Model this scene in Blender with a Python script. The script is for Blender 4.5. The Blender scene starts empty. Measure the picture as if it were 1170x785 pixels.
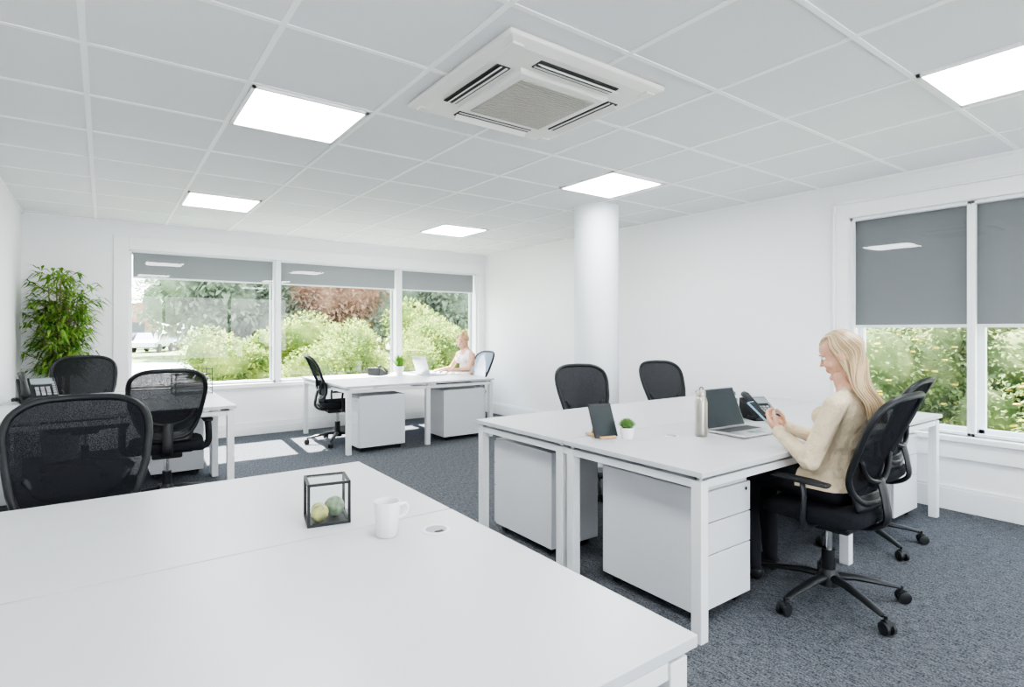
import bpy, bmesh, math, random
from mathutils import Vector, Matrix
random.seed(7)
rnd=random.uniform
V=Vector
scene=bpy.context.scene
col=scene.collection
try:
    scene.view_settings.view_transform='AgX'
    scene.view_settings.look='AgX - Medium High Contrast'
except Exception: pass
pi=math.pi

# ---------------------------------------------------------------- materials
def newmat(name):
    m=bpy.data.materials.new(name); m.use_nodes=True
    nt=m.node_tree; nt.nodes.clear()
    out=nt.nodes.new('ShaderNodeOutputMaterial')
    return m,nt,out
def pmat(name,c,rough=0.5,metal=0.0,spec=0.5,noise=None,bump=None,trans=0.0,emis=None,var=0.0,vscale=6):
    m,nt,out=newmat(name)
    b=nt.nodes.new('ShaderNodeBsdfPrincipled')
    b.inputs['Base Color'].default_value=(*c,1); b.inputs['Roughness'].default_value=rough
    b.inputs['Metallic'].default_value=metal
    b.inputs['Specular IOR Level'].default_value=spec
    if trans: b.inputs['Transmission Weight'].default_value=trans
    if emis:
        b.inputs['Emission Color'].default_value=(*emis[0],1); b.inputs['Emission Strength'].default_value=emis[1]
    tc=nt.nodes.new('ShaderNodeTexCoord')
    if var>0:
        n=nt.nodes.new('ShaderNodeTexNoise'); n.inputs['Scale'].default_value=vscale; n.inputs['Detail'].default_value=4
        nt.links.new(tc.outputs['Object'],n.inputs['Vector'])
        r=nt.nodes.new('ShaderNodeValToRGB')
        r.color_ramp.elements[0].position=0.3; r.color_ramp.elements[1].position=0.7
        r.color_ramp.elements[0].color=(*[max(0,x*(1-var)) for x in c],1)
        r.color_ramp.elements[1].color=(*[min(1,x*(1+var)) for x in c],1)
        nt.links.new(n.outputs['Fac'],r.inputs['Fac']); nt.links.new(r.outputs['Color'],b.inputs['Base Color'])
    if bump:
        n=nt.nodes.new('ShaderNodeTexNoise'); n.inputs['Scale'].default_value=bump[0]; n.inputs['Detail'].default_value=4
        nt.links.new(tc.outputs['Object'],n.inputs['Vector'])
        bp=nt.nodes.new('ShaderNodeBump'); bp.inputs['Strength'].default_value=bump[1]; bp.inputs['Distance'].default_value=bump[2] if len(bump)>2 else 0.01
        nt.links.new(n.outputs['Fac'],bp.inputs['Height']); nt.links.new(bp.outputs['Normal'],b.inputs['Normal'])
    nt.links.new(b.outputs[0],out.inputs[0])
    return m
WALL=pmat('wall_paint',(.88,.885,.895),.75,bump=(90,.04,.002))
WALLB=pmat('column_paint',(.77,.81,.85),.5,bump=(60,.03,.002))
TRIM=pmat('trim_white',(.86,.87,.88),.4,var=.01)
TILE=pmat('ceiling_tile',(.74,.745,.755),.9,bump=(260,.25,.002),var=.02,vscale=120)
TBAR=pmat('ceiling_bar',(.93,.93,.93),.5,var=.01)
DESK=pmat('desk_laminate',(.54,.555,.57),.33,spec=.4,var=.01,vscale=3)
DFRAME=pmat('desk_frame_white',(.76,.77,.78),.35,var=.01)
PED=pmat('pedestal_white',(.66,.67,.69),.35,var=.01)
GAP=pmat('dark_gap',(.03,.03,.032),.8,var=.1)
BLK=pmat('black_plastic',(.012,.013,.015),.42,spec=.35,var=.2,vscale=20)
FAB=pmat('black_fabric',(.012,.013,.016),.95,spec=.15,bump=(500,.4,.002),var=.2,vscale=60)
GREYFAB=pmat('grey_blue_fabric',(.22,.27,.34),.9,bump=(500,.3,.002))
ALU=pmat('aluminium',(.55,.56,.57),.32,metal=.9,bump=(400,.05,.001))
STEEL=pmat('brushed_steel',(.42,.40,.36),.33,metal=1.0,bump=(300,.05,.001))
CHROME=pmat('chrome',(.7,.7,.7),.15,metal=1,var=.02)
CERAM=pmat('ceramic_white',(.82,.83,.84),.3,var=.01)
ACW=pmat('ac_plastic',(.80,.785,.74),.45,var=.01)
ACG=pmat('ac_grille',(.40,.39,.35),.7,var=.05,vscale=60)
SCREEN=pmat('dark_screen',(.030,.038,.042),.18,var=.1)
SCRG=pmat('lcd_grey',(.25,.29,.31),.25,var=.05)
KEYS=pmat('keycaps',(.06,.06,.065),.5,var=.1)
KEYG=pmat('keycaps_grey',(.30,.31,.33),.5,var=.05)
WOOD=pmat('wood_light',(.50,.33,.18),.5,var=.2,vscale=30)
SUCC=pmat('succulent_green',(.14,.27,.07),.5,var=.3,vscale=60)
STEM=pmat('cane_stem',(.25,.19,.10),.7,var=.3,vscale=30)
SOIL=pmat('soil',(.05,.035,.025),.95,bump=(80,.5,.01))
POTG=pmat('pot_grey',(.32,.33,.34),.5,var=.05)
SKIN=pmat('skin',(.62,.36,.25),.5,spec=.3,var=.05,vscale=30)
LIPS=pmat('lips',(.50,.19,.16),.4,var=.05)
EYEW=pmat('eye_white',(.8,.79,.77),.2,var=.01)
IRIS=pmat('iris',(.06,.05,.04),.15,var=.1)
BROW=pmat('brow',(.25,.16,.08),.8,var=.1)
HAIRS=[pmat('hair_blonde',(.42,.30,.165),.38,var=.1,vscale=8),pmat('hair_blonde_light',(.58,.45,.29),.38,var=.1,vscale=8),pmat('hair_blonde_dark',(.26,.17,.085),.4,var=.1,vscale=8)]
HAIRS2=[pmat('hair_ginger_blonde',(.50,.31,.15),.4,var=.1,vscale=8),pmat('hair_ginger_light',(.62,.43,.24),.4,var=.1,vscale=8),pmat('hair_ginger_dark',(.34,.19,.08),.4,var=.1,vscale=8)]
BLOUSE=pmat('blouse_beige',(.66,.55,.39),.85,spec=.2,bump=(12,.8,.05),var=.04)
TANK=pmat('tank_white',(.85,.85,.85),.8,bump=(22,.4,.02))
TROU=pmat('trousers_black',(.014,.014,.018),.85,spec=.2,bump=(30,.3,.01))
SHOE=pmat('shoe_black',(.02,.02,.02),.35,var=.1)
GLASSY=pmat('moss_ball_gold',(.36,.36,.12),.3,var=.6,vscale=40,bump=(60,.5,.01))
MOSS2=pmat('moss_ball_green',(.16,.23,.13),.3,var=.6,vscale=50,bump=(60,.5,.01))
PHB=pmat('phone_case',(.25,.45,.58),.35,var=.05)
ASPH=pmat('asphalt',(.34,.34,.35),.9,var=.1)
BOUNCE=pmat('paving_pale',(.55,.54,.52),.9,var=.1,vscale=2)  # for the added unseen slab, pale so that it reflects light upward
GRASS=pmat('grass',(.17,.24,.08),.95,var=.4,vscale=1.5,bump=(30,.8,.05))
BRICK=pmat('brick_red',(.34,.15,.11),.9,var=.2,vscale=3)
BLDW=pmat('building_cream',(.55,.52,.47),.8,var=.05)
CARG=pmat('car_paint_silver',(.5,.52,.55),.25,metal=.4,var=.02)
CARR=pmat('car_paint_dark',(.06,.08,.14),.25,metal=.3,var=.05)
TYRE=pmat('tyre',(.02,.02,.02),.9,var=.1)
CARGL=pmat('car_glass',(.05,.06,.07),.1,var=.05)
FLOWER=pmat('yellow_petals',(.70,.50,.07),.7,var=.1)

def leafmat(name,c1,c2,tr=.45,sc=3.5):
    m,nt,out=newmat(name)
    d=nt.nodes.new('ShaderNodeBsdfDiffuse'); t=nt.nodes.new('ShaderNodeBsdfTranslucent'); mx=nt.nodes.new('ShaderNodeMixShader'); mx.inputs[0].default_value=tr
    tc=nt.nodes.new('ShaderNodeTexCoord'); n=nt.nodes.new('ShaderNodeTexNoise'); n.inputs['Scale'].default_value=sc; n.inputs['Detail'].default_value=5
    r=nt.nodes.new('ShaderNodeValToRGB'); r.color_ramp.elements[0].position=.35; r.color_ramp.elements[1].position=.65
    r.color_ramp.elements[0].color=(*c1,1); r.color_ramp.elements[1].color=(*c2,1)
    nt.links.new(tc.outputs['Object'],n.inputs['Vector']); nt.links.new(n.outputs['Fac'],r.inputs['Fac'])
    nt.links.new(r.outputs[0],d.inputs[0]); nt.links.new(r.outputs[0],t.inputs[0])
    nt.links.new(d.outputs[0],mx.inputs[1]); nt.links.new(t.outputs[0],mx.inputs[2]); nt.links.new(mx.outputs[0],out.inputs[0])
    return m
BUSHM=leafmat('bush_leaves',(.12,.20,.05),(.36,.42,.12))
BUSHHAZE=leafmat('shrub_leaves_pale',(.12,.18,.07),(.35,.40,.19))  # paler than the other bushes: haze put into the leaf colour
TREEM=leafmat('tree_leaves',(.17,.23,.16),(.28,.34,.24))  # lightened, greyed green: distance haze painted into the leaves
REDM=leafmat('copper_leaves',(.30,.18,.12),(.40,.27,.18))
BAMB=leafmat('bamboo_leaves',(.05,.16,.02),(.27,.42,.09),.35,9)
LEAF=leafmat('leaf_green',(.07,.20,.03),(.20,.36,.08),.3,20)

def glassmat():
    m,nt,out=newmat('window_glass')
    t=nt.nodes.new('ShaderNodeBsdfTransparent'); t.inputs[0].default_value=(.97,.985,.98,1)
    g=nt.nodes.new('ShaderNodeBsdfGlossy'); g.inputs['Roughness'].default_value=.01
    lw=nt.nodes.new('ShaderNodeLayerWeight'); lw.inputs[0].default_value=.5
    pw=nt.nodes.new('ShaderNodeMath'); pw.operation='POWER'; pw.inputs[1].default_value=5
    ma=nt.nodes.new('ShaderNodeMath'); ma.operation='MULTIPLY_ADD'; ma.inputs[1].default_value=.9; ma.inputs[2].default_value=.05
    mx=nt.nodes.new('ShaderNodeMixShader')
    nt.links.new(lw.outputs['Facing'],pw.inputs[0]); nt.links.new(pw.outputs[0],ma.inputs[0])
    nt.links.new(ma.outputs[0],mx.inputs[0]); nt.links.new(t.outputs[0],mx.inputs[1]); nt.links.new(g.outputs[0],mx.inputs[2]); nt.links.new(mx.outputs[0],out.inputs[0])
    return m
GLASS=glassmat()
def meshmat():
    m,nt,out=newmat('chair_mesh_net')
    t=nt.nodes.new('ShaderNodeBsdfTransparent')
    d=nt.nodes.new('ShaderNodeBsdfDiffuse'); d.inputs[0].default_value=(.018,.019,.022,1)
    tc=nt.nodes.new('ShaderNodeTexCoord'); mp=nt.nodes.new('ShaderNodeMapping'); mp.inputs['Scale'].default_value=(330,330,330)
    ck=nt.nodes.new('ShaderNodeTexVoronoi'); ck.inputs['Scale'].default_value=1.0
    rp=nt.nodes.new('ShaderNodeMapRange'); rp.inputs[1].default_value=.2; rp.inputs[2].default_value=.6; rp.inputs[3].default_value=.88; rp.inputs[4].default_value=.98
    mx=nt.nodes.new('ShaderNodeMixShader')
    nt.links.new(tc.outputs['Object'],mp.inputs[0]); nt.links.new(mp.outputs[0],ck.inputs['Vector']); nt.links.new(ck.outputs['Distance'],rp.inputs[0])
    nt.links.new(rp.outputs[0],mx.inputs[0]); nt.links.new(t.outputs[0],mx.inputs[1]); nt.links.new(d.outputs[0],mx.inputs[2]); nt.links.new(mx.outputs[0],out.inputs[0])
    return m
NET=meshmat()
def blindmat(name,c):
    m,nt,out=newmat(name)
    d=nt.nodes.new('ShaderNodeBsdfDiffuse'); d.inputs[0].default_value=(*c,1)
    t=nt.nodes.new('ShaderNodeBsdfTranslucent'); t.inputs[0].default_value=(*c,1)
    tc=nt.nodes.new('ShaderNodeTexCoord'); n=nt.nodes.new('ShaderNodeTexNoise'); n.inputs['Scale'].default_value=300
    bp=nt.nodes.new('ShaderNodeBump'); bp.inputs['Strength'].default_value=.1
    nt.links.new(tc.outputs['Object'],n.inputs['Vector']); nt.links.new(n.outputs['Fac'],bp.inputs['Height']); nt.links.new(bp.outputs['Normal'],d.inputs['Normal'])
    mx=nt.nodes.new('ShaderNodeMixShader'); mx.inputs[0].default_value=.10
    nt.links.new(d.outputs[0],mx.inputs[1]); nt.links.new(t.outputs[0],mx.inputs[2]); nt.links.new(mx.outputs[0],out.inputs[0])
    return m
BLIND=blindmat('blind_fabric',(.28,.29,.30))
BLIND2=blindmat('blind_fabric_dark',(.20,.205,.22))
def emat(name,c,s):
    m,nt,out=newmat(name); e=nt.nodes.new('ShaderNodeEmission'); e.inputs[0].default_value=(*c,1); e.inputs[1].default_value=s
    nt.links.new(e.outputs[0],out.inputs[0]); return m
PANEL=emat('light_panel_diffuser',(.985,.995,1),37)
def carpet():
    m,nt,out=newmat('carpet_grey')
    b=nt.nodes.new('ShaderNodeBsdfPrincipled'); b.inputs['Roughness'].default_value=.98; b.inputs['Specular IOR Level'].default_value=.1
    tc=nt.nodes.new('ShaderNodeTexCoord')
    mp=nt.nodes.new('ShaderNodeMapping'); mp.inputs['Scale'].default_value=(75,20,1)
    n=nt.nodes.new('ShaderNodeTexNoise'); n.inputs['Scale'].default_value=1; n.inputs['Detail'].default_value=6; n.inputs['Roughness'].default_value=.75
    nt.links.new(tc.outputs['Object'],mp.inputs[0]); nt.links.new(mp.outputs[0],n.inputs['Vector'])
    n2=nt.nodes.new('ShaderNodeTexNoise'); n2.inputs['Scale'].default_value=125; n2.inputs['Detail'].default_value=3
    nt.links.new(tc.outputs['Object'],n2.inputs['Vector'])
    ad=nt.nodes.new('ShaderNodeMath'); ad.operation='ADD'; nt.links.new(n.outputs['Fac'],ad.inputs[0]); nt.links.new(n2.outputs['Fac'],ad.inputs[1])
    r=nt.nodes.new('ShaderNodeValToRGB'); r.color_ramp.elements[0].position=.40; r.color_ramp.elements[1].position=.61
    hf=nt.nodes.new('ShaderNodeMath'); hf.operation='MULTIPLY'; hf.inputs[1].default_value=.5; nt.links.new(ad.outputs[0],hf.inputs[0])
    r.color_ramp.elements[0].color=(.026,.029,.034,1); r.color_ramp.elements[1].color=(.158,.167,.185,1)
    nt.links.new(hf.outputs[0],r.inputs['Fac']); nt.links.new(r.outputs[0],b.inputs['Base Color'])
    bp=nt.nodes.new('ShaderNodeBump'); bp.inputs['Strength'].default_value=.6; bp.inputs['Distance'].default_value=.004
    nt.links.new(hf.outputs[0],bp.inputs['Height']); nt.links.new(bp.outputs['Normal'],b.inputs['Normal'])
    nt.links.new(b.outputs[0],out.inputs[0]); return m
CARPET=carpet()

# ---------------------------------------------------------------- mesh builder
class MB:
    def __init__(s): s.v=[];s.f=[];s.m=[]
    def add(s,vs,fs,mi=0):
        o=len(s.v); s.v+=[V(p) for p in vs]; s.f+=[tuple(i+o for i in f) for f in fs]; s.m+=[mi]*len(fs); return s
    def box(s,a,b,mi=0):
        x0,y0,z0=a;x1,y1,z1=b
        return s.add([(x0,y0,z0),(x1,y0,z0),(x1,y1,z0),(x0,y1,z0),(x0,y0,z1),(x1,y0,z1),(x1,y1,z1),(x0,y1,z1)],
          [(0,3,2,1),(4,5,6,7),(0,1,5,4),(1,2,6,5),(2,3,7,6),(3,0,4,7)],mi)
    def obox(s,c,size,R,mi=0):
        t=MB().box([-x/2 for x in size],[x/2 for x in size]); M=Matrix.Translation(V(c))@R.to_4x4()
        return s.add([M@p for p in t.v],t.f,mi)
    def loft(s,pts,rad,n=12,up=(0,1,0),mi=0,closed=False,cap=True,dome=False):
        pts=[V(p) for p in pts]; N=len(pts)
        if not isinstance(rad,(list,)): rad=[rad]*N
        if dome and not closed:
            def rr(r): return r if isinstance(r,tuple) else (r,r)
            a=rr(rad[0]); b=rr(rad[-1]); d0=(pts[0]-pts[1]).normalized(); d1=(pts[-1]-pts[-2]).normalized()
            pre=[];pr=[];post=[];qr=[]
            for k in (80,55,28):
                t=math.radians(k); m0=min(a);m1=min(b)
                pre.append(pts[0]+d0*m0*math.sin(t)); pr.append((a[0]*math.cos(t),a[1]*math.cos(t)))
                post.insert(0,pts[-1]+d1*m1*math.sin(t)); qr.insert(0,(b[0]*math.cos(t),b[1]*math.cos(t)))
            pts=pre+pts+post; rad=pr+list(rad)+qr; N=len(pts)
        vs=[];fs=[];u=V(up).normalized(); prev=None
        for i,p in enumerate(pts):
            if closed: d=(pts[(i+1)%N]-pts[i-1])
            else: d=(pts[min(i+1,N-1)]-pts[max(i-1,0)])
            d.normalize()
            ref=u if prev is None else prev
            w=ref-d*ref.dot(d)
            if w.length<1e-4: w=V((1,0.01,0))-d*d.x
            w.normalize(); prev=w
            sd=d.cross(w)
            r=rad[i]; ra,rb=(r if isinstance(r,tuple) else (r,r))
            for k in range(n):
                t=2*pi*k/n; vs.append(p+sd*ra*math.cos(t)+w*rb*math.sin(t))
        M=N if closed else N-1
        for i in range(M):
            j=(i+1)%N
            for k in range(n):
                l=(k+1)%n; fs.append((i*n+k,i*n+l,j*n+l,j*n+k))
        if not closed and cap:
            fs.append(tuple(reversed(range(n)))); fs.append(tuple((N-1)*n+k for k in range(n)))
        return s.add(vs,fs,mi)
    def ell(s,c,r,R=None,n=16,mi=0):
        if not isinstance(r,(tuple,list)): r=(r,r,r)
        vs=[];fs=[];h=n//2
        for i in range(1,h):
            a=pi*i/h
            for k in range(n):
                b=2*pi*k/n; vs.append(V((r[0]*math.sin(a)*math.cos(b),r[1]*math.sin(a)*math.sin(b),r[2]*math.cos(a))))
        vs.append(V((0,0,r[2])));vs.append(V((0,0,-r[2])))
        for i in range(h-2):
            for k in range(n):
                l=(k+1)%n; fs.append((i*n+k,(i+1)*n+k,(i+1)*n+l,i*n+l))
        T=len(vs)-2
        for k in range(n):
            l=(k+1)%n; fs.append((T,k,l)); fs.append((T+1,(h-2)*n+l,(h-2)*n+k))
        if R is not None: vs=[R@p for p in vs]
        return s.add([p+V(c) for p in vs],fs,mi)
    def lathe(s,prof,c=(0,0,0),n=24,mi=0,R=None):
        vs=[];fs=[];N=len(prof)
        for r,z in prof:
            for k in range(n):
                t=2*pi*k/n; vs.append(V((r*math.cos(t),r*math.sin(t),z)))
        for i in range(N-1):
            for k in range(n):
                l=(k+1)%n; fs.append((i*n+k,i*n+l,(i+1)*n+l,(i+1)*n+k))
        fs.append(tuple(reversed(range(n)))); fs.append(tuple((N-1)*n+k for k in range(n)))
        if R is not None: vs=[R@p for p in vs]
        return s.add([p+V(c) for p in vs],fs,mi)
    def leaf(s,b,d,L,w,droop=.4,mi=0):
        b=V(b); d=V(d).normalized(); sd=d.cross(V((0,0,1)))
        if sd.length<.05: sd=V((1,0,0))
        sd.normalize(); m=b+d*L*.45; e=b+d*L*.95+V((0,0,-L*droop))
        return s.add([b,m+sd*w/2,m-sd*w/2,e],[(0,1,2),(1,3,2)],mi)
    def merge(s,o,M=None,mi=None):
        off=len(s.v); s.v+=[(M@p if M else p.copy()) for p in o.v]; s.f+=[tuple(i+off for i in f) for f in o.f]; s.m+=(o.m if mi is None else [mi]*len(o.m)); return s
def rotz(a): return Matrix.Rotation(a,3,'Z')
def rotx(a): return Matrix.Rotation(a,3,'X')
def roty(a): return Matrix.Rotation(a,3,'Y')
def mesh_of(name,mb,mats,smooth=False):
    me=bpy.data.meshes.new(name); me.from_pydata([tuple(p) for p in mb.v],[],mb.f)
    for m in mats: me.materials.append(m)
    me.polygons.foreach_set('material_index',mb.m)
    if smooth: me.polygons.foreach_set('use_smooth',[True]*len(me.polygons))
    me.update(); return me
def part(name,mb,mats,parent=None,bevel=0,smooth=False,seg=2,loc=None,sub=0,autos=False):
    if not isinstance(mats,(list,tuple)): mats=[mats]
    me=mesh_of(name,mb,mats,smooth)
    bm=bmesh.new(); bm.from_mesh(me); bmesh.ops.recalc_face_normals(bm,faces=bm.faces); bm.to_mesh(me); bm.free()
    if smooth:
        try: me.set_sharp_from_angle(angle=math.radians(50))
        except Exception: pass
    o=bpy.data.objects.new(name,me); col.objects.link(o)
    if parent is not None: o.parent=parent
    if loc: o.location=loc
    if bevel:
        b=o.modifiers.new('bevel','BEVEL'); b.width=bevel; b.segments=seg; b.limit_method='ANGLE'; b.angle_limit=math.radians(40)
    if sub:
        b=o.modifiers.new('sub','SUBSURF'); b.levels=sub; b.render_levels=sub
    return o
def empty(name,loc=(0,0,0),rz=0,scale=1):
    e=bpy.data.objects.new(name,None); e.empty_display_size=.1; col.objects.link(e)
    e.location=loc; e.rotation_euler=(0,0,rz); e.scale=(scale,)*3 if not isinstance(scale,tuple) else scale; return e
def remesh(name,mb,voxel,smooth,mats,parent,assign=None,cuts=()):
    me=mesh_of(name+'_t',mb,[]); t=bpy.data.objects.new(name+'_t',me); col.objects.link(t)
    r=t.modifiers.new('r','REMESH'); r.mode='VOXEL'; r.voxel_size=voxel
    s=t.modifiers.new('s','SMOOTH'); s.factor=.5; s.iterations=smooth
    bpy.context.view_layer.update(); dg=bpy.context.evaluated_depsgraph_get()
    nm=bpy.data.meshes.new_from_object(t.evaluated_get(dg)); nm.name=name
    bpy.data.objects.remove(t)
    if cuts:
        bm=bmesh.new(); bm.from_mesh(nm)
        for co_,no_ in cuts:
            bmesh.ops.bisect_plane(bm,geom=bm.verts[:]+bm.edges[:]+bm.faces[:],plane_co=co_,plane_no=no_,dist=1e-5)
        bm.to_mesh(nm); bm.free()
    nm.materials.clear()
    for m in mats: nm.materials.append(m)
    for p in nm.polygons:
        p.use_smooth=True; p.material_index=assign(p.center) if assign else 0
    o=bpy.data.objects.new(name,nm); col.objects.link(o); o.parent=parent; return o
def catmull(P,k=4):
    P=[V(p) for p in P]; Q=[P[0]*2-P[1]]+P+[P[-1]*2-P[-2]]; out=[]
    for i in range(1,len(Q)-2):
        a,b,c,d=Q[i-1],Q[i],Q[i+1],Q[i+2]
        for j in range(k):
            t=j/k; out.append(.5*((2*b)+(c-a)*t+(2*a-5*b+4*c-d)*t*t+(3*b-a-3*c+d)*t**3))
    out.append(P[-1]); return out

# ---------------------------------------------------------------- room
XL,XR,YB,YF,H=-.70,5.15,7.85,-3.0,2.60
part('floor',MB().box((XL-.3,YF-.3,-.12),(XR+.32,YB+.32,0)),CARPET)
part('ceiling',MB().box((XL-.3,YF-.3,H),(XR+.32,YB+.32,H+.15)),TILE)
g=MB()
T=.667; x=.597-T*2
while x<XR:
    if x>XL+.05: g.box((x-.013,YF,H-.005),(x+.013,YB,H+.002))
    x+=T
y=3.08-T*9
while y<YB:
    if y>YF: g.box((XL,y-.012,H-.0045),(XR,y+.012,H+.002))
    y+=T
for a,b in (((XL,YF,H-.02),(XL+.02,YB,H)),((XR-.02,YF,H-.02),(XR,YB,H)),((XL,YB-.02,H-.02),(XR,YB,H))): g.box(a,b)
part('trim_ceiling_grid',g,TBAR)
part('wall_left',MB().box((XL-.2,YF,0),(XL,YB+.3,H)),WALL)
def holeY(name,y0,y1,W):
    w=MB(); w.box((XL-.2,y0,0),(XR+.3,y1,W[2])); w.box((XL-.2,y0,W[3]),(XR+.3,y1,H)); w.box((XL-.2,y0,W[2]),(W[0],y1,W[3])); w.box((W[1],y0,W[2]),(XR+.3,y1,W[3]))
    part(name,w,WALL)
FILLW=(-.3,4.8,.5,2.35)  # invented opening behind the camera, lets fill daylight in
holeY('wall_front',YF-.2,YF,FILLW)
BW=(.24,5.02,.66,2.28)
holeY('wall_back',YB,YB+.3,BW)
RW=(-.42,2.18,.56,2.30)
w=MB(); w.box((XR,YF,0),(XR+.3,YB,RW[2])); w.box((XR,YF,RW[3]),(XR+.3,YB,H)); w.box((XR,YF,RW[2]),(XR+.3,RW[0],RW[3])); w.box((XR,RW[1],RW[2]),(XR+.3,YB,RW[3]))
part('wall_right',w,WALL)
# architraves
w=MB(); 
w.box((BW[0]-.15,YB-.02,BW[2]-.05),(BW[0],YB+.0,BW[3]+.15)); w.box((BW[0],YB-.02,BW[3]),(XR,YB,BW[3]+.15)); w.box((BW[1],YB-.02,BW[2]),(XR,YB,BW[3]))
w.box((BW[0]-.15,YB-.045,BW[2]-.05),(XR,YB+.1,BW[2]))
part('trim_1',w,TRIM,bevel=.004)
w=MB()
w.box((XR-.02,RW[1],RW[2]),(XR,RW[1]+.10,RW[3]+.12)); w.box((XR-.02,RW[0],RW[3]),(XR,RW[1],RW[3]+.12)); w.box((XR-.035,RW[1]+.10,RW[2]),(XR,RW[1]+.12,RW[3]+.14)); w.box((XR-.035,RW[0],RW[3]+.12),(XR,RW[1]+.12,RW[3]+.14))
w.box((XR-.06,RW[0]-.1,RW[2]-.04),(XR+.05,RW[1]+.12,RW[2])); w.box((XR-.03,RW[0]-.1,RW[2]-.17),(XR,RW[1]+.12,RW[2]-.04))
part('trim_2',w,TRIM,bevel=.004)
part('baseboard_back',MB().box((XL,YB-.05,.0),(XR,YB,.10)).box((XL,YB-.035,.10),(XR,YB,.16)),TRIM,bevel=.004)
part('baseboard_right',MB().box((XR-.03,YF,0),(XR,YB-.05,.16)).box((XR-.022,YF,.16),(XR,YB-.05,.18)),TRIM,bevel=.004)
part('baseboard_left',MB().box((XL,YF,0),(XL+.02,YB-.05,.13)),TRIM,bevel=.004)
# windows
FR=pmat('window_frame_white',(.82,.84,.86),.4,var=.01)
FRD=pmat('window_frame_grey',(.35,.37,.38),.4,var=.02)
def windowY(name,x0,x1,z0,z1,y):
    e=empty(name,((x0+x1)/2,y,(z0+z1)/2)); ox,oz=(x0+x1)/2,(z0+z1)/2
    X0,X1,Z0,Z1=x0-ox,x1-ox,z0-oz,z1-oz; t=.028
    f=MB(); f.box((X0,0,Z0),(X0+t,.04,Z1)).box((X1-t,0,Z0),(X1,.04,Z1)).box((X0,0,Z0),(X1,.04,Z0+t)).box((X0,0,Z1-t*.6),(X1,.04,Z1))
    part('inner_frame',f,FR,e,bevel=.003)
    f=MB(); s=.03; f.box((X0,.17,Z0),(X0+s,.22,Z1)).box((X1-s,.17,Z0),(X1,.22,Z1)).box((X0,.17,Z0),(X1,.22,Z0+s)).box((X0,.17,Z1-s),(X1,.22,Z1))
    part('outer_frame',f,FRD,e,bevel=.003)
    part('glass',MB().add([(X0+t,.02,Z0+t),(X1-t,.02,Z0+t),(X1-t,.02,Z1-t*.6),(X0+t,.02,Z1-t*.6)],[(0,1,2,3)]),GLASS,e)
    return e
xs=[.24,1.87,3.62,5.02]
for i in range(3):
    a,b=xs[i],xs[i+1]
    windowY('window_%d'%(i+1),a+(.02 if i else 0),b-(.02 if i<2 else 0),BW[2],BW[3],YB+.02)
    e=empty('roller_blind',((a+b)/2,YB+.10,BW[3]-.02)); hw=(b-a)/2-.04
    part('fabric',MB().box((-hw,0,-.28),(hw,.002,0)),BLIND,e)
    part('bottom_bar',MB().box((-hw,-.006,-.30),(hw,.008,-.28)),FR,e,bevel=.002)
    part('roller_tube',MB().loft([(-hw,.02,0),(hw,.02,0)],.02,12),FR,e,smooth=True)
for k in (1,2):
    part('trim_%d'%(k+3),MB().box((xs[k]-.022,YB+.0,BW[2]),(xs[k]+.022,YB+.26,BW[3])),FR,bevel=.003)
for i in range(3):
    a=FILLW[0]+i*1.7; windowY('window_%d'%(i+7),a,a+1.7,FILLW[2],FILLW[3],YF-.22)  # unseen windows added to brighten the room from behind
def windowX(name,y0,y1,z0,z1,x):
    oy,oz=(y0+y1)/2,(z0+z1)/2; e=empty(name,(x,oy,oz)); Y0,Y1,Z0,Z1=y0-oy,y1-oy,z0-oz,z1-oz; t=.025
    f=MB(); f.box((0,Y0,Z0),(.04,Y0+t,Z1)).box((0,Y1-t,Z0),(.04,Y1,Z1)).box((0,Y0,Z0),(.04,Y1,Z0+t)).box((0,Y0,Z1-t),(.04,Y1,Z1))
    part('inner_frame',f,FR,e,bevel=.003)
    f=MB(); s=.04; f.box((.17,Y0,Z0),(.22,Y0+s,Z1)).box((.17,Y1-s,Z0),(.22,Y1,Z1)).box((.17,Y0,Z0),(.22,Y1,Z0+s)).box((.17,Y0,Z1-s),(.22,Y1,Z1))
    part('outer_frame',f,FR,e,bevel=.003)
    part('glass',MB().add([(.02,Y0+t,Z0+t),(.02,Y1-t,Z0+t),(.02,Y1-t,Z1-t),(.02,Y0+t,Z1-t)],[(0,1,2,3)]),GLASS,e)
ys=[-.42,.46,1.35,2.18]
for i in range(3):
    a,b=ys[i],ys[i+1]
    windowX('window_%d'%(i+4),a,b,RW[2],RW[3],XR+.02)
    e=empty('roller_blind',(XR+.10,(a+b)/2,RW[3]-.02)); hw=(b-a)/2-.01
    part('fabric',MB().box((0,-hw,-.89),(.002,hw,0)),BLIND2,e)
    part('bottom_bar',MB().box((-.006,-hw,-.915),(.008,hw,-.89)),FR,e,bevel=.002)
    part('roller_tube',MB().loft([(.02,-hw,0),(.02,hw,0)],.02,12),FR,e,smooth=True)
# column
part('column',MB().lathe([(.225,0),(.225,H)],(4.07,4.12,0),n=48),WALLB,smooth=True)
# lights
def panel(x,y):
    e=empty('ceiling_light_panel',(x,y,H))
    part('diffuser',MB().box((-.295,-.305,-.012),(.295,.305,-.006)),PANEL,e)
    f=MB(); a,b=.31,.32
    f.box((-a,-b,-.016),(a,-b+.018,0)).box((-a,b-.018,-.016),(a,b,0)).box((-a,-b,-.016),(-a+.018,b,0)).box((a-.018,-b,-.016),(a,b,0))
    part('frame',f,TBAR,e)
for px in (.925,3.54):
    for py in (-1.92,.74,3.41,6.10): panel(px,py)
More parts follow.
